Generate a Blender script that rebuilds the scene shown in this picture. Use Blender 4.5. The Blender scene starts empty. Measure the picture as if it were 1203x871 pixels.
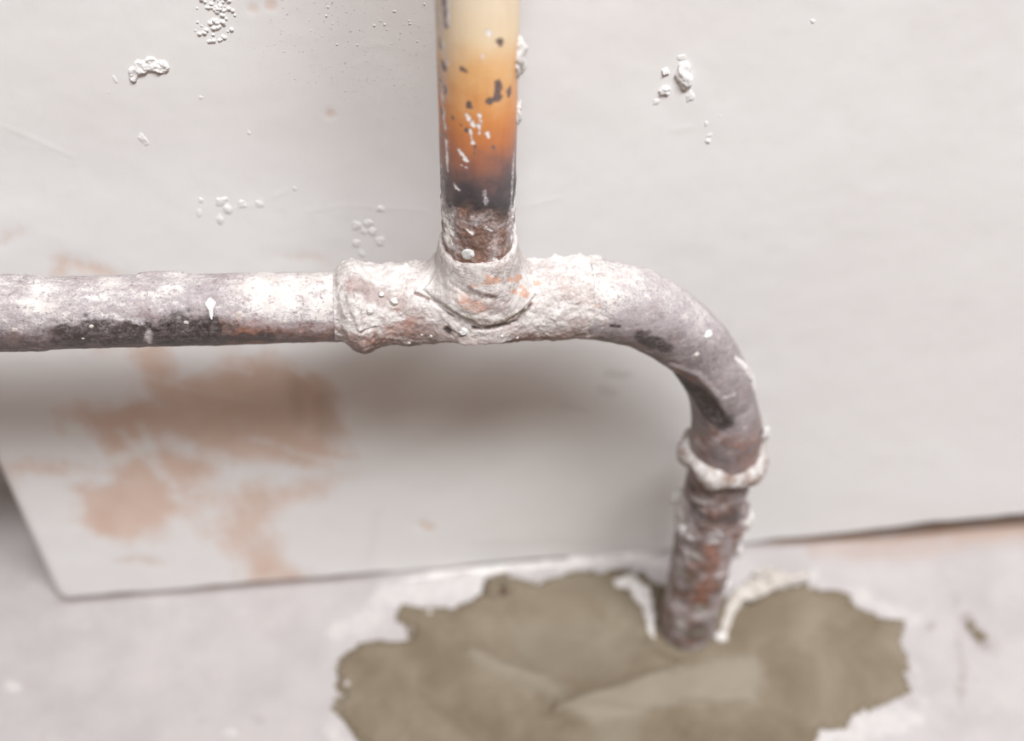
import bpy, math, random
import numpy as np
from mathutils import Matrix, Vector

random.seed(4)
rng = np.random.default_rng(7)
scene = bpy.context.scene
col = scene.collection

# ------------------------------------------------------------------ camera
W, H = 1203, 871
CX, CY, F = 601.5, 435.5, 1450.0
ROT = np.array([[0.994471, -0.066400, 0.081348],
                [-0.104239, -0.717755, 0.688449],
                [0.012675, -0.693123, -0.720708]])       # rows: world X, Y, Z in lens axes
CAM = np.array([-0.02206, -0.32747, 0.47259])
cd = bpy.data.cameras.new('camera')
cam = bpy.data.objects.new('camera', cd)
col.objects.link(cam)
m = Matrix.Identity(4)
for i in range(3):
    m[i][0] = ROT[i, 0]; m[i][1] = -ROT[i, 1]; m[i][2] = -ROT[i, 2]; m[i][3] = CAM[i]
cam.matrix_world = m
cd.sensor_fit = 'HORIZONTAL'; cd.sensor_width = 36.0; cd.lens = F * 36.0 / W
cd.clip_start = 0.01; cd.clip_end = 50
cd.dof.use_dof = True; cd.dof.focus_distance = 0.366; cd.dof.aperture_fstop = 5.0
scene.camera = cam

# ------------------------------------------------------------------ light
world = bpy.data.worlds.new('world'); scene.world = world
world.use_nodes = True
bg = world.node_tree.nodes['Background']
bg.inputs[0].default_value = (1.0, 0.62, 0.34, 1); bg.inputs[1].default_value = 0.17

def area(name, direction, dist, size, power, colour, target=(0.02, -0.03, 0.16)):
    ld = bpy.data.lights.new(name, 'AREA'); ld.shape = 'RECTANGLE'; ld.size = size[0]; ld.size_y = size[1]; ld.energy = power; ld.color = colour
    o = bpy.data.objects.new(name, ld); col.objects.link(o)
    d = Vector(direction).normalized()
    o.location = Vector(target) + d * dist
    o.rotation_euler = d.to_track_quat('Z', 'Y').to_euler()
    return o
area('ceiling_lamp', (0.16, -0.445, 1.0), 2.2, (1.2, 0.31), 106, (0.95, 0.98, 1.0))

vs = scene.view_settings
vs.view_transform = 'Standard'; vs.look = 'None'; vs.gamma = 1.0; vs.use_curve_mapping = False
vs.exposure = 0.0

# ------------------------------------------------------------------ helpers
def lin(r, g, b):
    f = lambda c: (c / 255 / 12.92) if c / 255 <= 0.04045 else ((c / 255 + 0.055) / 1.055) ** 2.4
    return (0.75 * f(r), 0.75 * f(g), 0.75 * f(b), 1.0)

def linu(r, g, b): return tuple(1.24 * c for c in lin(r, g, b)[:3]) + (1.0,)

def ray(p):
    return ROT @ np.array([(p[0] - CX) / F, (p[1] - CY) / F, 1.0])
def on_y(p, y=0.0):
    r = ray(p); return CAM + r * ((y - CAM[1]) / r[1])
def on_z(p, z=0.0):
    r = ray(p); return CAM + r * ((z - CAM[2]) / r[2])
def project(P):
    c = (P - CAM) @ ROT
    return np.stack([CX + F * c[:, 0] / c[:, 2], CY + F * c[:, 1] / c[:, 2]], 1)

def _hash(i, j, k, s):
    n = (i * 374761393 + j * 668265263 + k * 2147483647 + s * 974634777).astype(np.int64) & 0xffffffff
    n = ((n ^ (n >> 13)) * 1274126177) & 0xffffffff
    n = ((n ^ (n >> 16)) * 2246822519) & 0xffffffff
    return ((n ^ (n >> 15)) & 0xffffff) / float(0xffffff)
def vnoise(P, seed=0):
    """smooth value noise in [-1, 1]"""
    i = np.floor(P).astype(np.int64); f = P - i
    u = f * f * f * (f * (f * 6 - 15) + 10)
    out = 0
    for a in (0, 1):
        wa = u[:, 0] if a else 1 - u[:, 0]
        for b in (0, 1):
            wb = u[:, 1] if b else 1 - u[:, 1]
            for c in (0, 1):
                wc = u[:, 2] if c else 1 - u[:, 2]
                out = out + wa * wb * wc * _hash(i[:, 0] + a, i[:, 1] + b, i[:, 2] + c, seed)
    return out * 2 - 1
_rot = np.array([[0.36, 0.48, -0.8], [-0.8, 0.6, 0.0], [0.48, 0.64, 0.6]])
def fbm(P, size, octaves=4, seed=0, gain=0.5):
    """size = feature size in metres"""
    q = P / size; a = 1.0; s = 0; n = 0
    for o in range(octaves):
        s = s + a * vnoise(q, seed + o); n += a
        q = (q @ _rot.T) * 2.03 + 11.3; a *= gain
    return s / n * 1.5
def sstep(a, b, x):
    t = np.clip((x - a) / (b - a), 0, 1); return t * t * (3 - 2 * t)

def seg_dist(P, pts):
    d = np.full(len(P), 1e9)
    pts = [np.asarray(p, float) for p in pts]
    if len(pts) == 1: return np.linalg.norm(P - pts[0], axis=1)
    for a, b in zip(pts[:-1], pts[1:]):
        ab = b - a; t = np.clip(((P - a) @ ab) / max(ab @ ab, 1e-14), 0, 1)
        d = np.minimum(d, np.linalg.norm(P - a - t[:, None] * ab, axis=1))
    return d
def poly_sd(P, poly):
    """signed distance to a closed 2-D polygon, positive inside"""
    poly = np.asarray(poly, float); n = len(poly)
    d = np.full(len(P), 1e9); ins = np.zeros(len(P), bool)
    for i in range(n):
        a, b = poly[i], poly[(i + 1) % n]; ab = b - a
        t = np.clip(((P - a) @ ab) / max(ab @ ab, 1e-14), 0, 1)
        d = np.minimum(d, np.linalg.norm(P - a - t[:, None] * ab, axis=1))
        c = (a[1] > P[:, 1]) != (b[1] > P[:, 1])
        x = a[0] + (P[:, 1] - a[1]) / (b[1] - a[1] + 1e-15) * ab[0]
        ins ^= c & (P[:, 0] < x)
    return np.where(ins, d, -d)

def make(name, V, faces, mat, parent=None, attrs=None, origin=(0, 0, 0), smooth=True):
    me = bpy.data.meshes.new(name)
    me.from_pydata(np.asarray(V, float) - np.asarray(origin, float), [], faces)
    for k, a in (attrs or {}).items():
        at = me.attributes.new(k, 'FLOAT', 'POINT'); at.data.foreach_set('value', np.asarray(a, np.float32))
    me.materials.append(mat)
    if smooth: me.shade_smooth()
    o = bpy.data.objects.new(name, me); col.objects.link(o)
    if parent is not None: o.parent = parent
    return o
def grid_faces(nu, nv, wrap=False):
    i = np.arange(nu - 1)[:, None]; j = np.arange(nv if wrap else nv - 1)[None, :]
    j2 = (j + 1) % nv
    return np.stack([i * nv + j, i * nv + j2, (i + 1) * nv + j2, (i + 1) * nv + j], -1).reshape(-1, 4)

# ------------------------------------------------------------------ materials
class NT:
    def __init__(self, name):
        self.mat = bpy.data.materials.new(name); self.mat.use_nodes = True
        self.t = self.mat.node_tree; self.n = self.t.nodes; self.b = self.n['Principled BSDF']
        self.tc = self.n.new('ShaderNodeTexCoord')
    def link(self, a, b): self.t.links.new(a, b)
    def setin(self, sock, v):
        if isinstance(v, bpy.types.NodeSocket): self.link(v, sock)
        else: sock.default_value = v
    def attr(self, k):
        a = self.n.new('ShaderNodeAttribute'); a.attribute_name = k; return a.outputs['Fac']
    def math(self, op, a, b=0.0, clamp=False):
        x = self.n.new('ShaderNodeMath'); x.operation = op; x.use_clamp = clamp
        self.setin(x.inputs[0], a); self.setin(x.inputs[1], b); return x.outputs[0]
    def noise(self, size, detail=4, rough=0.55, scale=(1, 1, 1), rot=(0, 0, 0), dist=0.0):
        mp = self.n.new('ShaderNodeMapping'); mp.inputs['Scale'].default_value = scale
        mp.inputs['Rotation'].default_value = rot
        self.link(self.tc.outputs['Object'], mp.inputs[0])
        x = self.n.new('ShaderNodeTexNoise'); x.inputs['Scale'].default_value = 1.0 / size
        x.inputs['Detail'].default_value = detail; x.inputs['Roughness'].default_value = rough
        x.inputs['Distortion'].default_value = dist
        self.link(mp.outputs[0], x.inputs['Vector']); return x.outputs[0]
    def ramp(self, fac, stops):
        r = self.n.new('ShaderNodeValToRGB'); e = r.color_ramp.elements
        while len(e) < len(stops): e.new(0.5)
        for el, (p, c) in zip(e, stops): el.position = p; el.color = c
        self.link(fac, r.inputs[0]); return r.outputs[0]
    def step(self, x, a, b):
        mr = self.n.new('ShaderNodeMapRange'); mr.interpolation_type = 'SMOOTHSTEP'
        self.setin(mr.inputs[0], x); mr.inputs[1].default_value = a; mr.inputs[2].default_value = b
        return mr.outputs[0]
    def mix(self, fac, a, b, mode='MIX'):
        x = self.n.new('ShaderNodeMix'); x.data_type = 'RGBA'; x.blend_type = mode
        self.setin(x.inputs[0], fac); self.setin(x.inputs[6], a); self.setin(x.inputs[7], b); return x.outputs[2]
    def fmix(self, fac, a, b):
        x = self.n.new('ShaderNodeMix'); x.data_type = 'FLOAT'
        self.setin(x.inputs[0], fac); self.setin(x.inputs[2], a); self.setin(x.inputs[3], b); return x.outputs[0]
    def bump(self, h, dist, strength=1.0):
        x = self.n.new('ShaderNodeBump'); x.inputs['Distance'].default_value = dist
        x.inputs['Strength'].default_value = strength
        self.link(h, x.inputs['Height']); self.link(x.outputs[0], self.b.inputs['Normal'])
    def out(self, colour, rough, spec=0.4):
        self.setin(self.b.inputs['Base Color'], colour); self.setin(self.b.inputs['Roughness'], rough)
        self.setin(self.b.inputs['Specular IOR Level'], spec); return self.mat

def mat_wall():
    t = NT('skim_plaster')
    base = t.ramp(t.noise(0.09, 3), [(0.35, lin(238, 234, 233)), (0.65, lin(242, 239, 238))])
    fine = t.noise(0.006, 5, 0.6)
    base = t.mix(t.math('MULTIPLY', t.step(fine, 0.5, 0.75), 0.12), base, lin(220, 212, 208))
    pn = t.noise(0.012, 6, 0.62, dist=0.6)
    pf = t.math('ADD', t.attr('pink'), t.math('MULTIPLY', t.math('SUBTRACT', pn, 0.5), 0.9))
    sw = t.noise(0.010, 5, 0.65, scale=(1, 1, 0.3), rot=(0, math.radians(40), 0), dist=0.4)
    pf = t.math('ADD', pf, t.math('MULTIPLY', t.math('SUBTRACT', sw, 0.5), 0.9))
    pf = t.math('MULTIPLY', t.step(pf, 0.05, 0.95), 0.85)
    pink = t.ramp(t.noise(0.02, 4), [(0.3, lin(216, 181, 160)), (0.7, lin(230, 202, 186))])
    c = t.mix(t.math('MULTIPLY', pf, t.step(t.attr('pink'), 0.01, 0.3)), base, pink)
    c = t.mix(t.attr('smudge'), c, lin(150, 136, 126))
    st = t.noise(0.0022, 3, 0.55, scale=(1.6, 1.6, 0.16), rot=(0, math.radians(-22), 0))
    gr = t.noise(0.0012, 3, 0.6)
    h = t.math('ADD', t.math('MULTIPLY', st, t.math('MULTIPLY', t.attr('brushed'), 0.16)), t.math('MULTIPLY', t.step(gr, 0.62, 0.75), t.attr('gritty')))
    h = t.math('ADD', h, t.math('MULTIPLY', t.noise(0.012, 4), 0.2))
    t.bump(h, 0.00022, 0.8)
    return t.out(c, 0.62, 0.3)

def mat_floor():
    t = NT('screed_concrete')
    c = t.ramp(t.noise(0.03, 5, 0.6), [(0.3, lin(172, 165, 164)), (0.55, lin(183, 176, 175)), (0.75, lin(190, 182, 180))])
    sp = t.noise(0.004, 4, 0.65)
    c = t.mix(t.math('MULTIPLY', t.step(sp, 0.55, 0.75), 0.35), c, lin(152, 147, 147))
    c = t.mix(t.math('MULTIPLY', t.step(t.noise(0.008, 4, 0.6), 0.58, 0.75), 0.4), c, lin(200, 190, 186))
    wn = t.noise(0.006, 5, 0.65)
    wf = t.step(t.math('ADD', t.attr('white'), t.math('MULTIPLY', t.math('SUBTRACT', wn, 0.5), 0.8)), 0.25, 0.75)
    c = t.mix(t.math('MULTIPLY', wf, 0.75), c, lin(208, 203, 200))
    c = t.mix(t.attr('brown'), c, lin(170, 128, 96))
    c = t.mix(t.attr('stain_shade'), c, lin(98, 74, 58))
    t.bump(t.math('ADD', sp, t.noise(0.0012, 3)), 0.0004, 0.6)
    return t.out(c, 0.8, 0.2)

def mat_mortar():
    t = NT('cement_mortar')
    c = t.ramp(t.noise(0.035, 5, 0.6, dist=0.5), [(0.3, lin(106, 92, 74)), (0.5, lin(121, 108, 90)), (0.7, lin(136, 124, 107))])
    c = t.mix(t.attr('light'), c, lin(154, 144, 130))
    c = t.mix(t.math('MULTIPLY', t.step(t.noise(0.003, 4, 0.7), 0.58, 0.75), 0.3), c, lin(146, 136, 122))
    c = t.mix(t.attr('rust'), c, lin(76, 52, 40))
    c = t.mix(t.step(t.attr('white'), 0.3, 0.7), c, lin(196, 190, 184))
    t.bump(t.noise(0.002, 5, 0.6), 0.0005, 0.6)
    return t.out(c, 0.72, 0.3)

def mat_plaster(name='dried_plaster', colour=(228, 223, 220), alt=(210, 201, 197)):
    t = NT(name)
    c = t.ramp(t.noise(0.004, 5, 0.65), [(0.35, lin(*alt)), (0.6, lin(*colour))])
    t.bump(t.noise(0.0011, 5, 0.65), 0.0004, 0.7)
    return t.out(c, 0.8, 0.25)

def mat_pipe(name, metal_a, metal_b, film_c=lin(190, 180, 183), pit=0.5):
    """old metal under rust, black residue, painted shade and plaster dust; cover comes from the painted masks"""
    t = NT(name)
    n1 = t.noise(0.006, 5, 0.65); n2 = t.noise(0.0016, 5, 0.7); n3 = t.noise(0.0007, 3, 0.6)
    c = t.ramp(n1, [(0.32, lin(*metal_a)), (0.68, lin(*metal_b))])
    rn = t.math('ADD', t.attr('rust'), t.math('MULTIPLY', t.math('SUBTRACT', n2, 0.5), 1.2))
    rust = t.ramp(t.noise(0.003, 4, 0.7), [(0.3, lin(104, 66, 50)), (0.55, lin(150, 92, 64)), (0.75, lin(196, 128, 92))])
    c = t.mix(t.math('MULTIPLY', t.step(rn, 0.25, 0.8), 0.9), c, rust)
    dn = t.math('ADD', t.attr('dark'), t.math('MULTIPLY', t.math('SUBTRACT', n2, 0.5), 1.1))
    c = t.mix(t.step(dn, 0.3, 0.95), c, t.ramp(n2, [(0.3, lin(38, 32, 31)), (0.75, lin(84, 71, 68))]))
    # green and orange tints of the tee joint
    c = t.mix(t.math('MULTIPLY', t.attr('green'), t.step(n2, 0.4, 0.6)), c, lin(122, 134, 112))
    # plaster: a thin lavender film first, then full white
    pm = t.math('ADD', t.attr('plaster'), t.math('MULTIPLY', t.math('SUBTRACT', n2, 0.5), 1.0))
    pm = t.math('ADD', pm, t.math('MULTIPLY', t.math('SUBTRACT', n3, 0.5), 0.7))
    pits = t.noise(0.0011, 4, 0.75)
    pm = t.math('SUBTRACT', pm, t.math('MULTIPLY', t.step(pits, 0.56, 0.68), pit))
    scr = t.noise(0.0016, 3, 0.6, scale=(0.25, 1, 1), rot=(0.5, 0.5, 0))
    pm = t.math('ADD', pm, t.math('MULTIPLY', t.math('SUBTRACT', scr, 0.5), 0.7))
    film = t.step(pm, -0.15, 0.9); full = t.step(pm, 0.62, 1.15)
    c = t.mix(t.math('MULTIPLY', film, 0.72), c, film_c)
    c = t.mix(full, c, t.ramp(t.noise(0.005, 4), [(0.35, lin(202, 192, 188)), (0.7, lin(219, 213, 210))]))
    on = t.math('ADD', t.attr('orange'), t.math('MULTIPLY', t.math('SUBTRACT', n2, 0.5), 0.9))
    c = t.mix(t.math('MULTIPLY', t.step(on, 0.35, 0.8), 0.6), c, lin(206, 140, 104))
    h = t.math('ADD', t.math('MULTIPLY', n2, 0.6), t.math('MULTIPLY', n3, 0.35))
    h = t.math('ADD', h, t.math('MULTIPLY', full, 0.35))
    t.bump(h, 0.0005, 0.8)
    return t.out(c, t.fmix(film, 0.38, 0.78), 0.45)

def mat_upright():
    t = NT('heat_tinted_copper')
    zc = t.attr('tint'); n1 = t.noise(0.008, 4, 0.6); n2 = t.noise(0.0016, 5, 0.7); n3 = t.noise(0.0007, 3, 0.6)
    zz = t.math('ADD', zc, t.math('MULTIPLY', t.math('SUBTRACT', n1, 0.5), 0.16))
    c = t.ramp(zz, [(0.0, linu(226, 208, 184)), (0.2, linu(226, 203, 170)), (0.34, linu(221, 172, 118)), (0.47, linu(205, 134, 76)),
                    (0.55, linu(188, 117, 72)), (0.61, linu(164, 106, 80)), (0.68, linu(124, 91, 84)), (0.735, linu(82, 72, 74)), (0.775, linu(66, 62, 64)),
                    (0.82, linu(104, 84, 76)), (1.0, linu(124, 92, 78))])
    streak = t.noise(0.0025, 4, 0.6, scale=(1, 1, 0.12))
    c = t.mix(t.math('MULTIPLY', t.step(streak, 0.5, 0.75), 0.25), c, linu(205, 170, 140), 'MULTIPLY')
    c = t.mix(t.math('MULTIPLY', t.step(t.math('ADD', t.attr('rust'), t.math('MULTIPLY', t.math('SUBTRACT', n2, 0.5), 1.5)), 0.35, 0.8), 0.85),
              c, t.ramp(t.noise(0.003, 4, 0.7), [(0.3, linu(92, 70, 64)), (0.52, linu(140, 106, 92)), (0.68, linu(166, 118, 94)), (0.8, linu(204, 122, 80))]))
    c = t.mix(t.step(t.math('ADD', t.attr('dark'), t.math('MULTIPLY', t.math('SUBTRACT', n2, 0.5), 0.5)), 0.42, 0.56), c,
              t.ramp(n3, [(0.3, linu(86, 68, 64)), (0.7, linu(134, 114, 108))]))
    pm = t.math('ADD', t.attr('plaster'), t.math('ADD', t.math('MULTIPLY', t.math('SUBTRACT', n2, 0.5), 1.1), t.math('MULTIPLY', t.math('SUBTRACT', n3, 0.5), 0.8)))
    film = t.step(pm, 0.12, 0.8); full = t.step(pm, 0.64, 0.86)
    c = t.mix(t.math('MULTIPLY', film, 0.6), c, linu(206, 198, 200))
    c = t.mix(full, c, linu(240, 236, 233))
    h = t.math('ADD', t.math('MULTIPLY', n2, t.attr('crust')), t.math('MULTIPLY', full, 0.4))
    t.bump(h, 0.0005, 0.9)
    return t.out(c, t.fmix(t.math('MAXIMUM', film, t.attr('crust')), 0.33, 0.62), 0.45)

M_WALL, M_FLOOR, M_MORTAR = mat_wall(), mat_floor(), mat_mortar()
M_PLASTER = mat_plaster()
M_PAINT = mat_plaster('white_paint', (226, 225, 223), (216, 214, 212))
M_CREAM = mat_plaster('cream_plaster', (204, 197, 190), (178, 166, 156))
M_CORE = mat_plaster('bare_brown_backing', (132, 104, 80), (92, 70, 54))
M_PIPE = mat_pipe('plaster_dusted_pipe', (78, 64, 62), (122, 105, 103))
M_TEE = mat_pipe('plaster_caked_fitting', (104, 82, 76), (140, 118, 114), lin(196, 182, 179), 0.24)
M_BEND = mat_pipe('grey_dusted_bend', (106, 95, 95), (148, 135, 134))
M_LOW = mat_pipe('rusty_crusted_pipe', (92, 74, 66), (130, 112, 104))
M_UP = mat_upright()

# ------------------------------------------------------------------ wall
WX0 = -0.1862                                   # outer corner of the wall
gx = np.concatenate([np.linspace(WX0, -0.17, 34, endpoint=False), np.linspace(-0.17, 0.30, 470, endpoint=False), np.linspace(0.30, 0.8, 16)])
gt = np.concatenate([np.linspace(0, 0.34, 340, endpoint=False), np.linspace(0.34, 1.0, 16)])
Xg, Tg = np.meshgrid(gx, gt, indexing='ij')
def base_edge(x):
    """height of the ragged lower edge of the plaster above the floor"""
    z = 0.0008 + 0.0006 * np.sin(x * 61) + 0.0010 * vnoise(np.stack([x * 70, x * 0, x * 0], -1), 3)
    z = z + 0.0062 * sstep(0.12, 0.25, x)
    r = 0.0075
    cx = WX0 + r
    z = z + np.where(x < cx, r - np.sqrt(np.clip(r * r - (cx - x) ** 2, 0, None)), 0)
    return np.maximum(z, 0.0004)
zb = base_edge(gx)
Zg = zb[:, None] + Tg * (1.0 - zb[:, None]) / 1.0
P = np.stack([Xg, 0 * Xg, Zg], -1).reshape(-1, 3)
pp = P[:, [0, 2]]
wob = np.stack([fbm(P, 0.02, 3, 21), fbm(P, 0.02, 3, 25)], 1) * 0.004
def wpoly(pts): return [on_y(p)[[0, 2]] for p in pts]
pink = np.zeros(len(P)); smudge = np.zeros(len(P))
def add_poly(mask, pts, soft, amount):
    soft *= 1.7; sd = poly_sd(pp + wob * 1.3, wpoly(pts)); return np.maximum(mask, amount * sstep(-soft, soft, sd))
pink = add_poly(pink, [(125, 405), (150, 440), (167, 482), (130, 470), (95, 473), (60, 492), (62, 506), (100, 530), (112, 560), (82, 578), (85, 612),
                       (115, 630), (175, 628), (205, 612), (215, 590), (250, 560), (270, 545), (330, 550), (405, 548), (412, 505), (390, 470), (372, 440),
                       (320, 418), (280, 412), (240, 430), (205, 442), (180, 412)], 0.006, 0.95)
pink = add_poly(pink, [(250, 605), (268, 572), (300, 558), (350, 570), (408, 540), (400, 565), (345, 595), (318, 612), (335, 660), (385, 684), (330, 698), (285, 690), (262, 650)], 0.006, 0.68)
pink = add_poly(pink, [(85, 575), (150, 555), (230, 560), (300, 585), (260, 620), (215, 610), (190, 628), (150, 634), (100, 625)], 0.012, 0.55)
pink = add_poly(pink, [(0, 545), (20, 585), (45, 570), (105, 556), (110, 545), (60, 530)], 0.005, 0.6)
pink = add_poly(pink, [(45, 312), (70, 302), (125, 305), (140, 322), (60, 330)], 0.004, 0.72)
pink = add_poly(pink, [(315, 300), (345, 292), (395, 304), (390, 316), (340, 312)], 0.004, 0.55)
pink = add_poly(pink, [(0, 270), (14, 274), (10, 284), (0, 284)], 0.003, 0.7)
for c in [(297, 10), (318, 6), (388, 134)]:
    pink = np.maximum(pink, 0.55 * sstep(0.0032, 0.0005, seg_dist(pp, wpoly([c]))))
for pts, a in [([(135, 662), (160, 656), (190, 664)], .45), ([(495, 616), (505, 620)], .5), ([(165, 655), (185, 660)], .4), ([(235, 692), (255, 690)], .5)]:
    pink = np.maximum(pink, a * sstep(0.0045, 0.0005, seg_dist(pp, wpoly(pts))))
# trowel sweeps of white plaster over the bare pink coat
for pts, w, a in [([(0, 478), (50, 500), (95, 520)], .010, 1), ([(90, 500), (120, 545), (175, 525)], .0028, .9), ([(143, 505), (190, 562)], .0024, .8),
                  ([(165, 500), (205, 572)], .0022, .8), ([(205, 520), (260, 548), (325, 562)], .0055, .9), ([(300, 518), (360, 536), (420, 548)], .0022, .7),
                  ([(160, 440), (230, 462), (310, 472)], .0013, .5), ([(205, 446), (250, 420), (300, 412)], .0016, .6), ([(215, 415), (290, 440)], .0014, .5),
                  ([(40, 575), (60, 640), (100, 660)], .010, .9), ([(150, 540), (90, 590)], .002, .4), ([(340, 430), (400, 480)], .0015, .4)]:
    d = seg_dist(pp + wob * 0.35, wpoly(pts)); pink = pink * (1 - .6 * a * sstep(w * 2.0, w * 0.1, d))
for pts, w, a in [([(718, 441), (735, 443)], .003, .22), ([(708, 458), (722, 464)], .003, .2), ([(660, 480), (690, 484)], .002, .12), ([(378, 470), (384, 505)], .006, .2),
                  ([(345, 450), (352, 500)], .004, .15), ([(140, 660), (180, 662)], .003, .10), ([(430, 660), (445, 602)], .003, .06), ([(560, 640), (700, 636)], .003, .08)]:
    smudge = np.maximum(smudge, a * sstep(w * 1.4, 0, seg_dist(pp + wob * 0.4, wpoly(pts))))
brushed = sstep(0.02, -0.06, P[:, 0]) * sstep(0.17, 0.24, P[:, 2])
gritty = np.maximum(sstep(0.045, 0.01, seg_dist(pp, wpoly([(380, 10), (480, 40)]))), 0.25 * sstep(.26, .3, P[:, 2]) * sstep(.02, -.02, P[:, 0]))
V = P.copy()
relief = 0.0002 * fbm(P, 0.07, 3, 38) + 0.00008 * fbm(P, 0.012, 3, 35)
relief += 0.0003 * np.clip(pink, 0, 1)                        # bare patches sit lower than the skim coat
for pts in [[(255, 548 * .45), (300, 240), (335, 225)], [(360, 250), (405, 243), (500, 250)], [(420, 54), (445, 50), (460, 52)], [(415, 78), (428, 70)],
            [(620, 240), (660, 232)], [(790, 152), (812, 149)], [(5, 150), (85, 185)]]:
    relief -= 0.00008 * sstep(0.0011, 0.0001, seg_dist(pp + wob * 0.2, wpoly(pts)))
re = 0.005                                                    # rounded outer arris
edge = np.clip((WX0 + re - P[:, 0]) / re, 0, 1)
edge_b = np.clip((P[:, 2] * 0 + np.repeat(zb, len(gt)) + 0.0022 - P[:, 2]) / 0.0022, 0, 1)
V[:, 1] = relief + re * (1 - np.sqrt(1 - edge ** 2 * 0.999)) * 0.7 + 0.0018 * (1 - np.sqrt(1 - edge_b ** 2 * .999))
nu, nv = len(gx), len(gt)
faces = grid_faces(nu, nv)[:, ::-1]
bound = np.concatenate([np.arange(nu) * nv, (nu - 1) * nv + np.arange(1, nv), (np.arange(nu - 1)[::-1]) * nv + nv - 1, np.arange(1, nv - 1)[::-1]])
back = V[bound].copy(); back[:, 1] = 0.012
nb = len(bound); k = np.arange(nb); k2 = (k + 1) % nb
skirt = np.stack([bound[k], len(V) + k, len(V) + k2, bound[k2]], -1)
V2 = np.concatenate([V, back]); z0 = np.zeros(nb)
ext = lambda a: np.concatenate([a, a[bound]])
wall = make('wall_back', V2, np.concatenate([faces, skirt]), M_WALL, attrs=dict(pink=ext(pink), smudge=ext(smudge), brushed=ext(brushed), gritty=ext(gritty)))
wall['kind'] = 'structure'; wall['label'] = 'pale skimmed plaster wall with pink bare patches behind the pipe'; wall['category'] = 'wall'
def box(name, lo, hi, mat, parent=None):
    x0, y0, z0 = lo; x1, y1, z1 = hi
    v = [(x0, y0, z0), (x1, y0, z0), (x1, y1, z0), (x0, y1, z0), (x0, y0, z1), (x1, y0, z1), (x1, y1, z1), (x0, y1, z1)]
    f = [(0, 3, 2, 1), (4, 5, 6, 7), (0, 1, 5, 4), (1, 2, 6, 5), (2, 3, 7, 6), (3, 0, 4, 7)]
    return make(name, v, f, mat, parent, smooth=False)
core = box('masonry_core', (WX0 + 0.003, 0.0095, -0.002), (0.8, 0.9, 1.0), M_CORE, wall)

def lump(name, centre, rx, rz, h, mat, parent, seed, normal='wall', rot=0.0, origin=(0, 0, 0), rough=0.35, n=22, feat=None):
    """irregular half-sunk crumb: dome over an elliptical footprint"""
    a = np.linspace(0, 2 * np.pi, n * 2, endpoint=False); e = np.linspace(0, np.pi * 0.62, n)
    E_, A_ = np.meshgrid(e, a, indexing='ij')
    d = np.stack([np.sin(E_) * np.cos(A_), np.cos(E_), np.sin(E_) * np.sin(A_)], -1).reshape(-1, 3)
    k = 1 + rough * fbm(d + seed * 3.7, feat or 0.7, 3, seed)
    q = d * k[:, None] * np.array([rx, h, rz])
    c, s = math.cos(rot), math.sin(rot)
    x, y, z = q[:, 0] * c - q[:, 2] * s, q[:, 1], q[:, 0] * s + q[:, 2] * c
    if normal == 'wall': off = np.stack([x, -y, z], -1)
    elif normal == 'floor': off = np.stack([x, z, y], -1)
    else:
        N = np.array(normal, float); N /= np.linalg.norm(N)
        up = np.array([0, 0, 1.0]) - N[2] * N
        if np.linalg.norm(up) < .15: up = np.array([0, -1.0, 0]) - (-N[1]) * N
        up /= np.linalg.norm(up); R_ = np.cross(up, N)
        off = x[:, None] * R_ + y[:, None] * N + z[:, None] * up
    fc = grid_faces(n, n * 2, True)
    if normal == 'floor': fc = fc[:, ::-1]
    return make(name, np.asarray(centre) + off, fc, mat, parent, origin=origin)
PXW = lambda p: F / ((on_y(p) - CAM) @ ROT[:, 2])         # pixels per metre on the wall
sd = 1
for (x, y, w, hh, ht) in [(805, 90, 17, 22, .0022), (782, 85, 8, 6, .0010), (781, 107, 12, 8, .0013), (811, 113, 8, 10, .0009), (772, 120, 8, 6, .0006),
                          (830, 146, 5, 5, .0008), (834, 159, 6, 6, .0007), (832, 166, 6, 6, .0009), (801, 68, 9, 5, .0004), (846, 137, 4, 4, .0004),
                          (448, 246, 9, 6, .0009), (420, 265, 10, 9, .0009), (433, 262, 9, 7, .0009), (437, 273, 8, 8, .0009), (418, 286, 8, 8, .0008),
                          (447, 284, 9, 7, .0009), (425, 298, 7, 7, .0007), (427, 272, 7, 6, .0006), (260, 237, 12, 8, .0009), (284, 240, 9, 7, .0007),
                          (268, 246, 8, 9, .0008), (236, 236, 6, 6, .0005), (234, 251, 6, 7, .0005), (258, 258, 8, 10, .0006), (305, 240, 9, 6, .0005),
                          (168, 163, 9, 12, .0006), (236, 115, 5, 4, .0004), (293, 156, 6, 6, .0004), (135, 93, 5, 10, .0006), (127, 107, 5, 6, .0006),
                          (135, 118, 4, 4, .0005), (88, 117, 4, 4, .0004), (346, 222, 4, 4, .0004), (955, 25, 5, 4, .0005)]:
    s = PXW((x, y)); sd += 1
    lump('plaster_lump', on_y((x, y)) + np.array([0, 0.0002, 0]), w / s / 2 * 1.15, hh / s / 2 * 1.5, ht * (.85 if sd < 5 else .5), M_WALL, wall, sd, rot=sd * 1.7 % .9 - .45, rough=.36)
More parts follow.
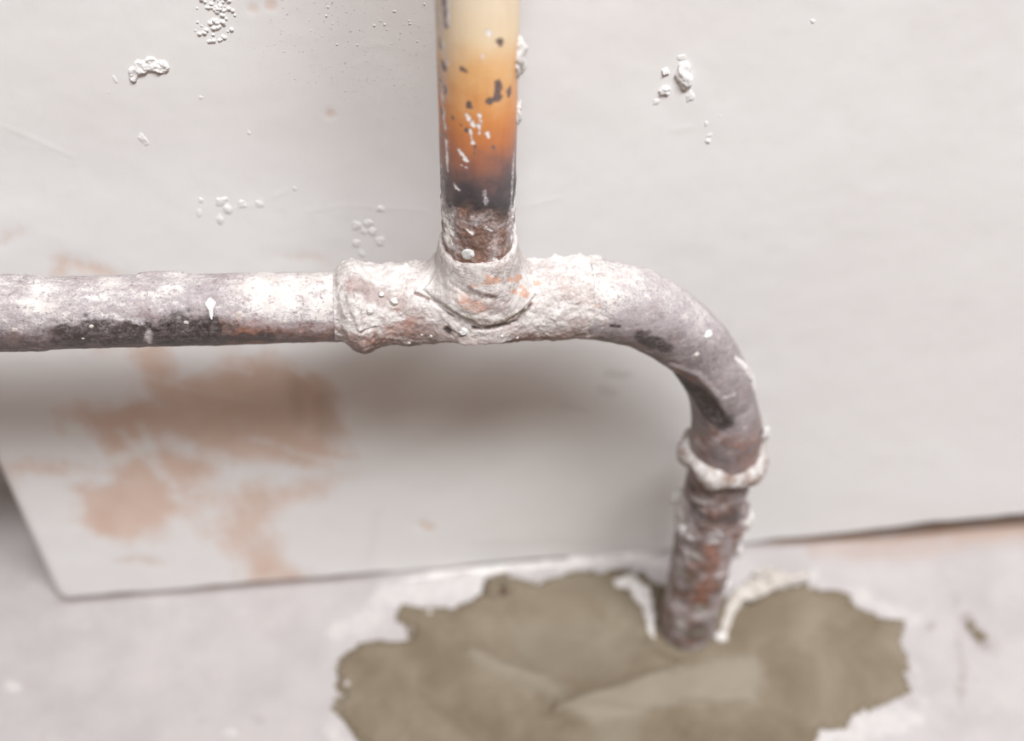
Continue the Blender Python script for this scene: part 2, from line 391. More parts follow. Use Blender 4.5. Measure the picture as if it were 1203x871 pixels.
# crescent-shaped smear of old plaster
cp = [on_y(p) for p in [(156, 92), (158, 84), (167, 78), (178, 76), (188, 78), (193, 80)]]
for i, (c, r_) in enumerate(zip(cp, [.0016, .002, .0026, .0028, .0026, .0016])): cp[i] = (c, r_)
gu = np.linspace(-.012, .012, 150); gv = np.linspace(-.010, .010, 130)
U_, V_ = np.meshgrid(gu, gv, indexing='ij'); c0 = on_y((174, 82))
Q = np.stack([c0[0] + U_.ravel(), 0 * U_.ravel(), c0[2] + V_.ravel()], -1)
dd = np.min([np.linalg.norm(Q - c, axis=1) - r_ for c, r_ in cp], axis=0)
dd = np.minimum(dd, seg_dist(Q, [c for c, _ in cp]) - 0.0016) + 0.0004 * fbm(Q, 0.0022, 3, 5)
Q[:, 1] = 0.0006 - 0.0015 * sstep(0.0003, -0.0009, dd) * (0.9 + 0.25 * fbm(Q, 0.0016, 3, 9))
fc = grid_faces(150, 130)[:, ::-1]; keep = (dd[fc] < 0.0006).any(1)
make('plaster_smear', Q, fc[keep], M_WALL, wall)
# rash of tiny crumbs near the top edge
vs_, fs_ = [], []; nvv = 0
for i in range(120):
    t_ = random.random(); px = 262 + random.gauss(0, 9) - 12 * t_; py = -14 + 62 * t_ + random.gauss(0, 3)
    if i > 95: px, py = random.uniform(360, 500), random.uniform(0, 70)
    c = on_y((px, py)); r = random.uniform(.0003, .0010) * (0.5 if i > 95 else 1)
    for a in range(8):
        an = a / 8 * 6.283; k_ = random.uniform(.75, 1.25); vs_.append(c + np.array([math.cos(an) * r * k_, .0003, math.sin(an) * r * k_]))
    for a in range(8):
        an = a / 8 * 6.283; vs_.append(c + np.array([math.cos(an) * r * .7, -r * .35, math.sin(an) * r * .7]))
    for a in range(8): fs_.append((nvv + a, nvv + 8 + a, nvv + 8 + (a + 1) % 8, nvv + (a + 1) % 8))
    fs_.append(tuple(nvv + 15 - a for a in range(8))); nvv += 16
me = bpy.data.meshes.new('plaster_grit'); me.from_pydata(vs_, [], fs_); me.materials.append(M_WALL); me.shade_smooth()
go = bpy.data.objects.new('plaster_grit', me); col.objects.link(go); go.parent = wall; go['kind'] = 'stuff'

# ------------------------------------------------------------------ floor
fx = np.concatenate([np.linspace(-.7, -0.27, 12, endpoint=False), np.linspace(-0.27, 0.30, 440, endpoint=False), np.linspace(0.30, 0.8, 8)])
fy = np.concatenate([np.linspace(-.42, -0.17, 6, endpoint=False), np.linspace(-0.17, 0.12, 240, endpoint=False), np.linspace(0.12, 1.3, 14)])
Xf, Yf = np.meshgrid(fx, fy, indexing='ij')
PF = np.stack([Xf, Yf, 0 * Xf], -1).reshape(-1, 3); pf2 = PF[:, :2]
def fpts(pts): return [on_z(p)[:2] for p in pts]
white = np.zeros(len(PF)); brown = np.zeros(len(PF)); stain_shade = np.zeros(len(PF))
wobf = np.stack([fbm(PF, 0.015, 3, 41), fbm(PF, 0.015, 3, 45)], 1) * 0.003
for pts, w, a in [([(460, 700), (520, 690), (560, 685)], .012, .75), ([(400, 745), (450, 720)], .010, .65), ([(560, 668), (640, 664), (770, 660)], .004, .9),
                  ([(640, 684), (720, 668)], .004, .5), ([(395, 850), (405, 880)], .008, .6), ([(970, 868), (1060, 842)], .010, .7), ([(1010, 700), (1060, 722)], .007, .6),
                  ([(890, 690), (960, 676)], .005, .7), ([(10, 808), (14, 810)], .003, .9), ([(270, 866), (280, 868)], .003, .7), ([(1080, 790), (1080, 830)], .006, .5),
                  ([(100, 735), (300, 716)], .004, .35)]:
    white = np.maximum(white, .8 * a * sstep(w * 1.6, w * 0.1, seg_dist(pf2 + wobf, fpts(pts))))
for pts, w, a in [([(960, 648), (1080, 642), (1230, 624)], .006, .26), ([(1100, 630), (1230, 616)], .006, .5), ([(900, 636), (1100, 632)], .002, .6)]:
    brown = np.maximum(brown, a * sstep(w * 1.6, 0, seg_dist(pf2 + wobf, fpts(pts))))
for pts, w, a in [([(1139, 734), (1150, 748), (1160, 756)], .0042, .4), ([(1128, 790), (1130, 810)], .0016, .25), ([(1085, 738), (1090, 735)], .002, .35), ([(1125, 700), (1129, 830)], .0018, .14),
                  ([(300, 846), (303, 850)], .002, .2)]:
    stain_shade = np.maximum(stain_shade, a * sstep(w * 1.5, 0, seg_dist(pf2 + wobf * .8, fpts(pts)) + 0.0016 * fbm(PF, .004, 3, 50)))
stain_shade = np.maximum(stain_shade, .85 * sstep(-.0030, .0004, PF[:, 1]) * sstep(.11, .17, PF[:, 0]))  # brown dirt tone plus painted shade under the raised plaster edge
stain_shade = np.maximum(stain_shade, .6 * sstep(-.0022, .0004, PF[:, 1]) * sstep(-.190, -.180, PF[:, 0]) * sstep(-.02, -.07, PF[:, 0]))  # darker brown line along the left foot of the wall
VF = PF.copy(); near = (np.abs(PF[:, 0]) < .32) & (np.abs(PF[:, 1]) < .2)
VF[near, 2] = 0.0004 * fbm(PF[near], 0.03, 4, 51) - 0.0001 + 0.0003 * white[near]
VF[~near, 2] = 0
floor = make('floor', VF, grid_faces(len(fx), len(fy)), M_FLOOR, attrs=dict(white=white, brown=brown, stain_shade=stain_shade))
floor['kind'] = 'structure'; floor['label'] = 'pale grey concrete floor with white plaster residue'; floor['category'] = 'floor'

# plaster squeezed into the joint between wall and floor, left of the lower pipe
def strip(name, pts_px, rad, mat, parent, seed, y_off=0.0, z_off=0.0):
    pts = np.array([[*on_z(p)[:2], 0] for p in pts_px]); n = 160
    tt = np.linspace(0, len(pts) - 1, n); path = np.stack([np.interp(tt, np.arange(len(pts)), pts[:, i]) for i in range(3)], 1)
    ph = np.linspace(0, 2 * np.pi, 20, endpoint=False)
    r = np.interp(tt, np.arange(len(rad)) * (len(pts) - 1) / (len(rad) - 1), rad)
    A, B = np.meshgrid(np.arange(n), ph, indexing='ij')
    q = path[A.ravel()].copy(); rr = r[A.ravel()]
    nz = 1 + 0.5 * fbm(q + np.stack([0 * rr, np.cos(B.ravel()), np.sin(B.ravel())], 1) * .004, 0.006, 3, seed)
    q[:, 1] += np.cos(B.ravel()) * rr * nz * 1.4 + y_off; q[:, 2] += np.sin(B.ravel()) * rr * nz + z_off
    return make(name, q, grid_faces(n, 20, True), mat, parent)
strip('plaster_fillet', [(470, 682), (545, 671), (640, 664), (720, 655), (775, 648)], [.0002, .0014, .0018, .0022, .0016, .0004], M_PLASTER, wall, 61)

# ------------------------------------------------------------------ mortar patch around the foot of the pipe
outline = [(422, 871), (389, 833), (401, 819), (394, 784), (408, 767), (432, 754), (474, 751), (485, 740), (464, 732), (467, 707), (502, 714), (534, 711), (562, 698),
           (572, 681), (596, 674), (624, 686), (645, 678), (680, 671), (757, 672), (770, 690), (800, 690), (862, 705), (880, 706), (901, 694), (951, 681), (955, 690), (1001, 697), (1008, 713), (1037, 728),
           (1066, 730), (1058, 753), (1069, 771), (1065, 792), (1069, 813), (1041, 828), (1001, 842), (990, 856), (962, 860), (958, 876), (930, 960), (820, 1010), (600, 1010), (470, 960)]
opoly = np.array([on_z(p)[:2] for p in outline])
lo, hi = opoly.min(0) - .006, opoly.max(0) + .006
mx = np.linspace(lo[0], hi[0], 520); my = np.linspace(lo[1], hi[1], 330)
Xm, Ym = np.meshgrid(mx, my, indexing='ij'); PM = np.stack([Xm, Ym, 0 * Xm], -1).reshape(-1, 3); pm2 = PM[:, :2]
sdm = poly_sd(pm2, opoly) + 0.0018 * fbm(PM, 0.006, 4, 71) + 0.0009 * fbm(PM, 0.0016, 2, 75)
hgt = 0.0022 * sstep(-0.0004, 0.004, sdm) + 0.0009 * sstep(0.0, 0.03, sdm)
hgt += 0.0005 * fbm(PM, 0.03, 3, 77) * sstep(0, .01, sdm) + 0.00016 * fbm(PM, 0.005, 3, 79)
light = np.zeros(len(PM)); rust = np.zeros(len(PM)); whitem = np.zeros(len(PM))
wm = np.stack([fbm(PM, 0.012, 3, 81), fbm(PM, 0.012, 3, 83)], 1) * 0.002
def mseg(pts): return [on_z(p)[:2] for p in pts]
for pts, a, s_ in [([(655, 838), (740, 806), (800, 790), (850, 775), (885, 778), (893, 800), (890, 832), (840, 828), (770, 838), (700, 860)], .55, .003),
                   ([(555, 770), (600, 786), (645, 798), (668, 812), (655, 830), (640, 815), (600, 800), (560, 785)], .4, .004),
                   ([(600, 740), (700, 730), (760, 760), (720, 800), (660, 800), (610, 780)], .22, .008), ([(690, 840), (760, 842), (740, 880), (700, 880)], .3, .005)]:
    light = np.maximum(light, a * sstep(-s_, s_, poly_sd(pm2 + wm, np.array(mseg(pts)))))
for pts, w, a in [([(555, 768), (600, 790), (640, 800), (660, 820), (652, 838)], .0022, .0007), ([(652, 838), (740, 806), (800, 786)], .0018, .0008),
                  ([(800, 786), (770, 776), (760, 760)], .0018, .0010), ([(893, 780), (893, 832), (800, 832)], .0016, .0004), ([(770, 842), (690, 835), (640, 850)], .003, .0006)]:
    hgt += a * sstep(w * 1.5, 0, seg_dist(pm2 + wm * .6, mseg(pts)))
stub = on_z((586, 694))[:2]
ds = np.linalg.norm(pm2 - stub, axis=1)
hgt += 0.0035 * sstep(.0085, .0045, ds) - 0.0030 * sstep(.0032, .0018, ds)
rust = np.maximum(0.9 * sstep(.0030, .0014, np.linalg.norm(pm2 - on_z((591, 702))[:2], axis=1)), .55 * sstep(.0024, .0006, np.linalg.norm(pm2 - on_z((598, 681))[:2], axis=1)))
rust = np.maximum(rust, .5 * sstep(.003, .0006, seg_dist(pm2 + wm, mseg([(690, 672), (755, 672)]))))
whitem = np.maximum(whitem, .65 * sstep(.003, .0005, np.linalg.norm(pm2 - on_z((505, 722))[:2], axis=1)))
whitem = np.maximum(whitem, .6 * sstep(.003, .0005, np.linalg.norm(pm2 - on_z((408, 806))[:2], axis=1)))
PM[:, 2] = np.where(sdm > -0.0004, hgt, -0.002)
fc = grid_faces(520, 330); keep = (sdm[fc] > -0.001).any(1)
MO = np.array([0.0913, -0.0424, 0.0])
patch = bpy.data.objects.new('mortar_patch', None); col.objects.link(patch); patch.location = MO; patch.empty_display_size = .02
patch['label'] = 'olive-brown cement patch with ragged edge around the pipe foot'; patch['category'] = 'mortar'
fcc = fc[keep]; used = np.unique(fcc); remap = np.zeros(len(PM), int); remap[used] = np.arange(len(used))
make('mortar_bed', PM[used], remap[fcc], M_MORTAR, patch, dict(light=light[used], rust=rust[used], white=whitem[used]), origin=MO)
# white plaster rims and crumbs at the pipe foot
def ridge(name, pts_px, rad, hfac, mat, parent, seed, origin, z0=0.002):
    pts = np.array([[*on_z(p)[:2], z0] for p in pts_px]); n = 130
    tt = np.linspace(0, len(pts) - 1, n); path = np.stack([np.interp(tt, np.arange(len(pts)), pts[:, i]) for i in range(3)], 1)
    for _ in range(8): path[1:-1] = (path[:-2] + path[1:-1] * 2 + path[2:]) / 4
    T = np.gradient(path, axis=0); T /= np.linalg.norm(T, axis=1)[:, None]; N = np.stack([-T[:, 1], T[:, 0], 0 * T[:, 0]], 1)
    ph = np.linspace(0, 2 * np.pi, 24, endpoint=False); r = np.interp(np.linspace(0, 1, n), np.linspace(0, 1, len(rad)), rad)
    A, B = np.meshgrid(np.arange(n), ph, indexing='ij'); A = A.ravel(); B = B.ravel()
    q = path[A] + (np.cos(B) * r[A])[:, None] * N[A]; q[:, 2] += np.sin(B) * r[A] * hfac
    k_ = 0.5 * fbm(q, 0.005, 3, seed) * r[A]
    q += k_[:, None] * (np.cos(B)[:, None] * N[A] + np.sin(B)[:, None] * np.array([0, 0, 1]))
    return make(name, q, grid_faces(n, 24, True), mat, parent, origin=origin)
ridge('plaster_rim', [(722, 690), (742, 690), (757, 705), (763, 728), (764, 745), (768, 756)], [.0020, .0040, .0036, .0024, .0016, .0004], .55, M_PLASTER, patch, 91, MO, .0028)
ridge('plaster_rim', [(848, 752), (856, 722), (868, 705), (885, 698), (905, 688), (950, 680)], [.0022, .0024, .0032, .0044, .0040, .0010], .45, M_CREAM, patch, 93, MO, .0034)
lump('plaster_crumb', on_z((846, 750), .002), .0029, .0029, .0034, M_PLASTER, patch, 95, 'floor', origin=MO, rough=.3)
lump('plaster_crumb', on_z((884, 690), .002), .0040, .0036, .0034, M_CREAM, patch, 96, 'floor', origin=MO, rough=.4)
lump('plaster_crumb', on_z((900, 676), .001), .0055, .0040, .0030, M_CREAM, patch, 97, 'floor', origin=MO, rough=.5)
lump('plaster_crumb', on_z((735, 687), .002), .0046, .0030, .0022, M_PLASTER, patch, 98, 'floor', origin=MO, rough=.5)

# a second small dab of mortar at the right
sp = on_z((1150, 747)); dab = lump('mortar_dab', sp, .0030, .0026, .0012, M_MORTAR, None, 99, 'floor', rough=.6, rot=.5)
dab['label'] = 'small dark mortar dab on the floor right of the cement patch'; dab['category'] = 'mortar dab'
dab2 = lump('mortar_dab', on_z((1139, 736)), .0022, .0018, .0011, M_MORTAR, None, 100, 'floor', rough=.6, rot=.2)
dab2['label'] = 'tiny mortar speck just behind the dark mortar dab'; dab2['category'] = 'mortar dab'

# ------------------------------------------------------------------ the pipe run
S = 0.0424; R = 0.011
PO = np.array([0.0913, -S, 0.0])
run = bpy.data.objects.new('pipe_run', None); col.objects.link(run); run.location = PO; run.empty_display_size = .02
run['label'] = 'old plaster-splashed metal pipe with tee and bend going down into the floor'; run['category'] = 'pipe'

class Tube:
    """swept tube in the plane y = -S; rows along the path, columns around it"""
    def __init__(self, path, rad, nphi):
        self.path = np.asarray(path, float); n = len(self.path); self.n, self.m = n, nphi
        T = np.gradient(self.path, axis=0); T /= np.linalg.norm(T, axis=1)[:, None]
        n1 = np.array([0, -1.0, 0]); N2 = np.cross(T, n1)
        ph = np.linspace(-np.pi, np.pi, nphi, endpoint=False)
        self.PH = np.tile(ph, n); self.A = np.repeat(np.arange(n), nphi)
        self.s = np.concatenate([[0], np.cumsum(np.linalg.norm(np.diff(self.path, axis=0), axis=1))])[self.A]
        self.N = np.cos(self.PH)[:, None] * n1 + np.sin(self.PH)[:, None] * N2[self.A]
        self.C = self.path[self.A]; self.r = (np.asarray(rad) if np.ndim(rad) else np.full(n, rad))[self.A].astype(float)
        self.masks = {k_: np.zeros(n * nphi) for k_ in ('plaster', 'dark', 'rust', 'green', 'orange', 'tint', 'crust')}
    @property
    def P(self): return self.C + self.N * self.r[:, None]
    def at(self, px):
        """surface point seen at a picture position"""
        if getattr(self, '_r', None) is not self.r:
            Pn = self.P; self._r = self.r; self._q = project(Pn); self._q[((Pn - CAM) * self.N).sum(1) >= 0] = 1e6
        d = ((self._q - np.asarray(px, float)) ** 2).sum(1)
        i = int(np.argmin(d)); return i
    def pt(self, px): return self.P[self.at(px)]
    def dist(self, pts): return seg_dist(self.P, [self.pt(p) for p in pts])
    def paint(self, k_, pts, w, amount=1.0, warp=0.0, size=0.003, seed=0, soft=0.6, op='max'):
        """w = half width in metres"""
        if warp: soft = min(soft * 1.35, .9)
        P_ = self.P; d = seg_dist(P_, [self.pt(p) for p in pts])
        if warp: d = d + warp * fbm(P_, size, 3, seed + 200)
        a = amount * sstep(w * (1 + soft), w * (1 - soft), d)
        self.masks[k_] = np.maximum(self.masks[k_], a) if op == 'max' else (self.masks[k_] * (1 - a) if op == 'cut' else self.masks[k_] + a)
    def lift(self, pts, w, h, warp=0.0, size=.003, seed=0, sharp=0.5):
        P_ = self.P; d = seg_dist(P_, [self.pt(p) for p in pts])
        if warp: d = d + warp * fbm(P_, size, 3, seed + 300)
        self.r = self.r + h * sstep(w * (1 + sharp), w * (1 - sharp), d)
    def up(self): return self.N[:, 2]
    def build(self, name, mat, parent):
        return make(name, self.P, grid_faces(self.n, self.m, True)[:, ::-1], mat, parent, self.masks, origin=PO)
def catmull(ctrl, n):
    ctrl = np.asarray(ctrl, float); c = np.vstack([2 * ctrl[0] - ctrl[1], ctrl, 2 * ctrl[-1] - ctrl[-2]]); out = []
    for i in range(len(ctrl) - 1):
        p0, p1, p2, p3 = c[i:i + 4]
        for t in np.linspace(0, 1, 60, endpoint=False):
            out.append(.5 * ((2 * p1) + (-p0 + p2) * t + (2 * p0 - 5 * p1 + 4 * p2 - p3) * t * t + (-p0 + 3 * p1 - 3 * p2 + p3) * t ** 3))
    out.append(ctrl[-1]); out = np.array(out)
    for _ in range(60): out[1:-1] = (out[:-2] + 2 * out[1:-1] + out[2:]) / 4
    s = np.concatenate([[0], np.cumsum(np.linalg.norm(np.diff(out, axis=0), axis=1))]); t = np.linspace(0, s[-1], n)
    return np.stack([np.interp(t, s, out[:, i]) for i in range(3)], 1)
def axis_z(x): return np.interp(x, [-0.40, -0.1444, -0.0427, 0.04], [0.2295, 0.2138, 0.2080, 0.2046])

# --- horizontal pipe
xs = np.concatenate([[-.4001], np.linspace(-.40, -.152, 14, endpoint=False), np.linspace(-.152, -.036, 340)])
h = Tube(np.stack([xs, 0 * xs - S, axis_z(xs)], 1), np.where(xs < -.40, 1e-5, R), 210)
P_ = h.P; up = h.up()
h.r = h.r + (np.where(h.r > .005, 1, 0) * (0.00022 * fbm(P_, 0.012, 3, 101) + 0.00012 * fbm(P_, 0.002, 3, 105)))
h.lift([(0, 327), (25, 326), (44, 329)], .0016, .0011, .0006, .004, 1); h.lift([(165, 325), (190, 322), (214, 323)], .0014, .0010, .0006, .004, 2)
h.lift([(255, 330), (256, 404)], .0006, .0003); h.lift([(0, 412), (48, 411)], .002, .0005, .0005, .004, 4)
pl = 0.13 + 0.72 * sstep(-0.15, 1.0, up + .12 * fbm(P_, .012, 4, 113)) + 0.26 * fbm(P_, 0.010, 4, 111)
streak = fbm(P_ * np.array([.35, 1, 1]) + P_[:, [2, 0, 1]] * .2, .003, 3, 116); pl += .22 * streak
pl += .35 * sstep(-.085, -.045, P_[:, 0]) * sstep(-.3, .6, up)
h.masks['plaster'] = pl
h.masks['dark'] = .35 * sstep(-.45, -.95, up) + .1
h.masks['rust'] = .28 + .25 * sstep(-.1, -.05, P_[:, 0]) + .2 * fbm(P_, .01, 3, 118)
def black(t, pts, w, seed, a=.85, warp=.0030, cut=.75):
    t.paint('plaster', pts, w, cut, warp, .004, seed, .45, 'cut'); t.paint('dark', pts, w, a, warp, .004, seed, .45)
black(h, [(82, 392), (110, 382), (160, 386)], .0042, 1); black(h, [(70, 402), (165, 400)], .003, 2)
black(h, [(178, 386), (205, 378), (246, 384)], .0034, 3, 1); black(h, [(180, 400), (246, 398)], .004, 4, 1); black(h, [(212, 366), (220, 362)], .0014, 5, 1, .0012)
black(h, [(256, 380), (272, 384)], .0026, 6); black(h, [(258, 398), (310, 397)], .003, 7, .8); black(h, [(310, 396), (398, 394)], .0022, 8, .55, .002, .6)
h.paint('rust', [(265, 385), (330, 390), (398, 385)], .005, .55, .003, .005, 9)
for pts, w, a in [([(20, 350), (70, 352)], .003, .8), ([(60, 372), (150, 352)], .0009, .9), ([(30, 385), (110, 372), (168, 376)], .0008, .7), ([(95, 365), (165, 378)], .0010, .9),
                  ([(198, 355), (214, 360)], .0022, .9), ([(0, 378), (30, 382)], .003, .8), ([(262, 362), (290, 372)], .0024, .8), ([(300, 350), (395, 345)], .0042, .8), ([(173, 392), (176, 404)], .0009, .9),
                  ([(5, 329), (210, 325)], .0016, .7), ([(268, 355), (288, 352)], .0015, .6)]:
    h.paint('plaster', pts, w, a, .0010, .003, 21)
h.paint('orange', [(272, 368), (286, 374)], .0011, .45, .001, .002, 5)
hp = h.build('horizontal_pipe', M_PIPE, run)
# paint drip: one drop and its run
def drip(name, tube, pts, rad, height, mat, parent, seed):
    ids = [tube.at(p) for p in pts]; n = 60; P0 = tube.P
    tt = np.linspace(0, len(ids) - 1, n); path = np.stack([np.interp(tt, np.arange(len(ids)), P0[ids][:, i]) for i in range(3)], 1)
    NN = np.stack([np.interp(tt, np.arange(len(ids)), tube.N[ids][:, i]) for i in range(3)], 1); NN /= np.linalg.norm(NN, axis=1)[:, None]
    T = np.gradient(path, axis=0); T /= np.linalg.norm(T, axis=1)[:, None] + 1e-12; B = np.cross(T, NN)
    r = np.interp(np.linspace(0, 1, n), np.linspace(0, 1, len(rad)), rad)
    ph = np.linspace(0, 2 * np.pi, 18, endpoint=False); A, Q = np.meshgrid(np.arange(n), ph, indexing='ij'); A = A.ravel(); Q = Q.ravel()
    k_ = 1 + .25 * fbm(path[A] + np.stack([np.cos(Q), np.sin(Q), 0 * Q], 1) * .001, .0015, 2, seed)
    v = path[A] + (np.cos(Q) * r[A] * k_)[:, None] * B[A] + (np.sin(Q) * r[A] * height)[:, None] * NN[A]
    return make(name, v, grid_faces(n, 18, True), mat, parent, origin=PO)
drip('paint_drip', h, [(246, 350), (247, 356), (248, 364), (249, 375)], [.0003, .0011, .0015, .0017, .0015, .0010, .0007, .0006, .0005, .0002], .35, M_PAINT, hp, 1)
def speck(tube, px, r1, r2, ht, mat, parent, seed, rot=0., name='paint_speck', rough=.3):
    i = tube.at(px)
    return lump(name, tube.P[i] - tube.N[i] * .0001, r1, r2, ht, mat, parent, seed, tuple(tube.N[i]), rot, PO, rough, n=12)
speck(h, (208, 337), .0010, .0008, .0004, M_PAINT, hp, 3)
for i, (px, r) in enumerate([((219, 379), .0008), ((281, 369), .0009), ((335, 378), .0006), ((17, 388), .0010), ((108, 384), .0007), ((97, 398), .0005)]):
    speck(h, px, r, r * .8, .0003, M_CREAM, hp, 10 + i)

# --- tee: main barrel, left socket bead, branch socket, saddle lip
xs = np.linspace(-.0445, .0400, 300)
t = Tube(np.stack([xs, 0 * xs - S, axis_z(xs)], 1), R * 1.16, 300)
_px = np.linspace(-.05, .045, 400)
_pf = np.interp(_px, [-.0445, -.0425, -.0405, -.037, -.033, -.028, .030, .040], [1.00, 1.08, 1.27, 1.37, 1.22, 1.14, 1.16, 1.14])
_kn = np.hanning(15); _pf = np.convolve(np.pad(_pf, 7, 'edge'), _kn / _kn.sum(), 'valid')
def sdf(Q):
    ax = axis_z(Q[:, 0]); dy = Q[:, 1] + S; dz = Q[:, 2] - ax
    prof = np.interp(Q[:, 0] + .0012 * (dz / R - .2), _px, _pf) * R
    d1 = np.hypot(dy, dz) - prof
    q2 = np.hypot(Q[:, 0] - .0007, dy); flare = np.interp(Q[:, 2], [.205, .218, .224, .2315], [1.55, 1.38, 1.20, 1.07]) * R
    d2 = np.maximum(q2 - flare, np.maximum(Q[:, 2] - .2315, ax - .002 - Q[:, 2]))
    kk = .0045; hh = np.clip(.5 + .5 * (d2 - d1) / kk, 0, 1)
    return d2 * (1 - hh) + d1 * hh - kk * hh * (1 - hh)
r = np.full(len(t.r), .036); live = np.ones(len(r), bool)
for _ in range(260):
    d = sdf(t.C + t.N * r[:, None]); live = d > 2e-5
    if not live.any(): break
    r = np.where(live, np.maximum(r - np.clip(d * .5, 1e-5, .001), .004), r)
t.r = r
P_ = t.P; up = t.up()
t.r = t.r + (0.00045 * fbm(P_, 0.010, 3, 121) + 0.00036 * fbm(P_, 0.003, 3, 125) + .00017 * fbm(P_, .0011, 2, 127))
t.r = t.r + (.0009 * sstep(.35, .95, up) * (0.4 + fbm(P_, .006, 3, 129)) * sstep(-.044, -.036, P_[:, 0]))          # lumps lying along the top
# saddle lip in (x, arc) space
lip_px = [(497, 340), (512, 352), (530, 363), (548, 375), (570, 381), (598, 375), (620, 358), (629, 345), (616, 322), (590, 312), (545, 312), (512, 320)]
uv = np.stack([t.C[:, 0], t.PH * .0135], 1)
lip = np.array([uv[t.at(p)] for p in lip_px])
sdl = poly_sd(uv, lip) + .0004 * fbm(P_, .003, 3, 131)
groove_pts = [(552, 380), (580, 382), (605, 374), (625, 354)]
t.r = t.r + (.0012 * sstep(-.00035, .0003, sdl) * sstep(.012, .002, sdl))
t.lift([(556, 385), (580, 386), (606, 380)], .0007, -.0006); t.lift([(528, 331), (550, 346), (578, 351)], .00045, -.0007, .0003, .002, 1)
t.lift([(488, 345), (505, 352), (532, 372)], .0005, -.0006, .0003, .002, 2); t.lift([(540, 388), (532, 382)], .0012, .0006)
for p_, w_ in [((628, 299), .0024), ((654, 296), .0020), ((682, 299), .0026), ((700, 303), .002), ((455, 304), .002), ((486, 300), .0026)]: t.lift([p_], w_, .0008, .0008, .003, 9, .7)
for p in [(463, 354), (449, 346), (435, 365), (477, 310), (652, 300), (681, 300)]: t.lift([p], .0009, .0007, .0002, .001, 5)
t.lift([(412, 350), (425, 385)], .0012, .0006, .0006, .003, 6); t.lift([(425, 392), (440, 386)], .0006, -.0007, .0002, .002, 7)
P_ = t.P
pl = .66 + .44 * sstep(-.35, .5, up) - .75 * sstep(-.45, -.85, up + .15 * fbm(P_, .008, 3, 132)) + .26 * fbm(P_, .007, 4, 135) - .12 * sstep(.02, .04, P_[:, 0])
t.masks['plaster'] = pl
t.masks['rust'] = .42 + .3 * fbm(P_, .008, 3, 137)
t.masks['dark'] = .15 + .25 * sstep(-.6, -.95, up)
for pts, w, a in [([(425, 335), (440, 345)], .003, .5), ([(455, 385), (500, 392)], .003, .6), ([(470, 360), (490, 372)], .003, .35), ([(430, 398), (450, 402)], .002, .7), ([(640, 398), (600, 398)], .002, .6),
                  ([(395, 385), (420, 402)], .002, .5), ([(545, 355), (585, 362)], .0022, .35)]:
    t.paint('plaster', pts, w, a, .002, .003, 31, .6, 'cut')
for pts, w, a in [([(412, 352), (420, 372), (432, 388)], .002, 1), ([(500, 308), (512, 330)], .003, .9), ([(540, 325), (500, 322)], .002, .8), ([(636, 330), (690, 320)], .006, 1), ([(530, 376), (545, 390)], .0016, .9),
                  ([(560, 385), (640, 382)], .0012, .8)]:
    t.paint('plaster', pts, w, a, .0012, .003, 33)
black(t, [(556, 384), (580, 383), (606, 376), (624, 357)], .0007, 34, .9, .0003, .9); black(t, [(552, 338), (566, 346), (582, 350)], .0008, 35, .75, .0006, .8)  # first mark paints the shadow under the saddle lip, second a dark crack
black(t, [(488, 344), (503, 351)], .0006, 36, .6, .0003, .8); black(t, [(525, 386), (528, 388)], .0009, 37, .9, .0003, 1)
t.paint('green', [(552, 374), (590, 376), (615, 364)], .0014, .9, .0006, .002, 38); t.paint('plaster', [(552, 375), (590, 378), (615, 365)], .0010, .8, .0006, .002, 38, .6, 'cut')
for pts, w, a in [([(545, 352), (565, 362)], .0030, .62), ([(572, 330), (584, 328)], .0012, .9), ([(597, 329), (612, 328)], .0010, 1), ([(603, 342), (622, 348)], .0011, 1), ([(628, 332), (632, 333)], .0010, .8), ([(610, 338), (616, 342)], .0008, .8),
                  ([(556, 335), (570, 332)], .0008, .6), ([(660, 345), (690, 352)], .003, .36), ([(675, 362), (690, 365)], .002, .35), ([(528, 345), (532, 352)], .0012, .5)]:
    t.paint('orange', pts, w, a, .0012, .002, 39)
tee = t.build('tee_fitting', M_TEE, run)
for i, (p, r_) in enumerate([((463, 354), .0011), ((449, 346), .0008), ((435, 365), .0011), ((477, 311), .0009), ((506, 395), .0005), ((496, 394), .0005), ((481, 403), .0007), ((590, 396), .0005), ((608, 397), .0005), ((544, 389), .0013)]):
    speck(t, p, r_, r_, r_ * .7, M_PLASTER if i < 9 else M_PAINT, tee, 30 + i, name='plaster_bead')

# --- bend
bp = catmull([(0.034, -S, .2048), (0.0415, -S, .2032), (0.0554, -S, .1972), (0.0715, -S, .1828), (0.0828, -S, .1640), (0.0885, -S, .1450), (0.0907, -S, .1330), (0.0912, -S, .1185)], 420)
u = np.linspace(0, 1, 420)
b = Tube(bp, np.interp(u, [0, .08, .2, .38, .55, .68, .78, .84, .95, 1], np.array([1.16, 1.17, 1.14, 1.07, 1.02, 1.02, 1.10, 1.17, 1.20, 1.16])) * R, 230)
P_ = b.P; up = b.up()
b.r = b.r + (0.0003 * fbm(P_, 0.012, 3, 141) + 0.00013 * fbm(P_, 0.0025, 3, 145))
b.r = b.r + (.0006 * sstep(.3, .9, up) * (0.5 + fbm(P_, .007, 3, 149)) * sstep(.09, .05, P_[:, 0]))
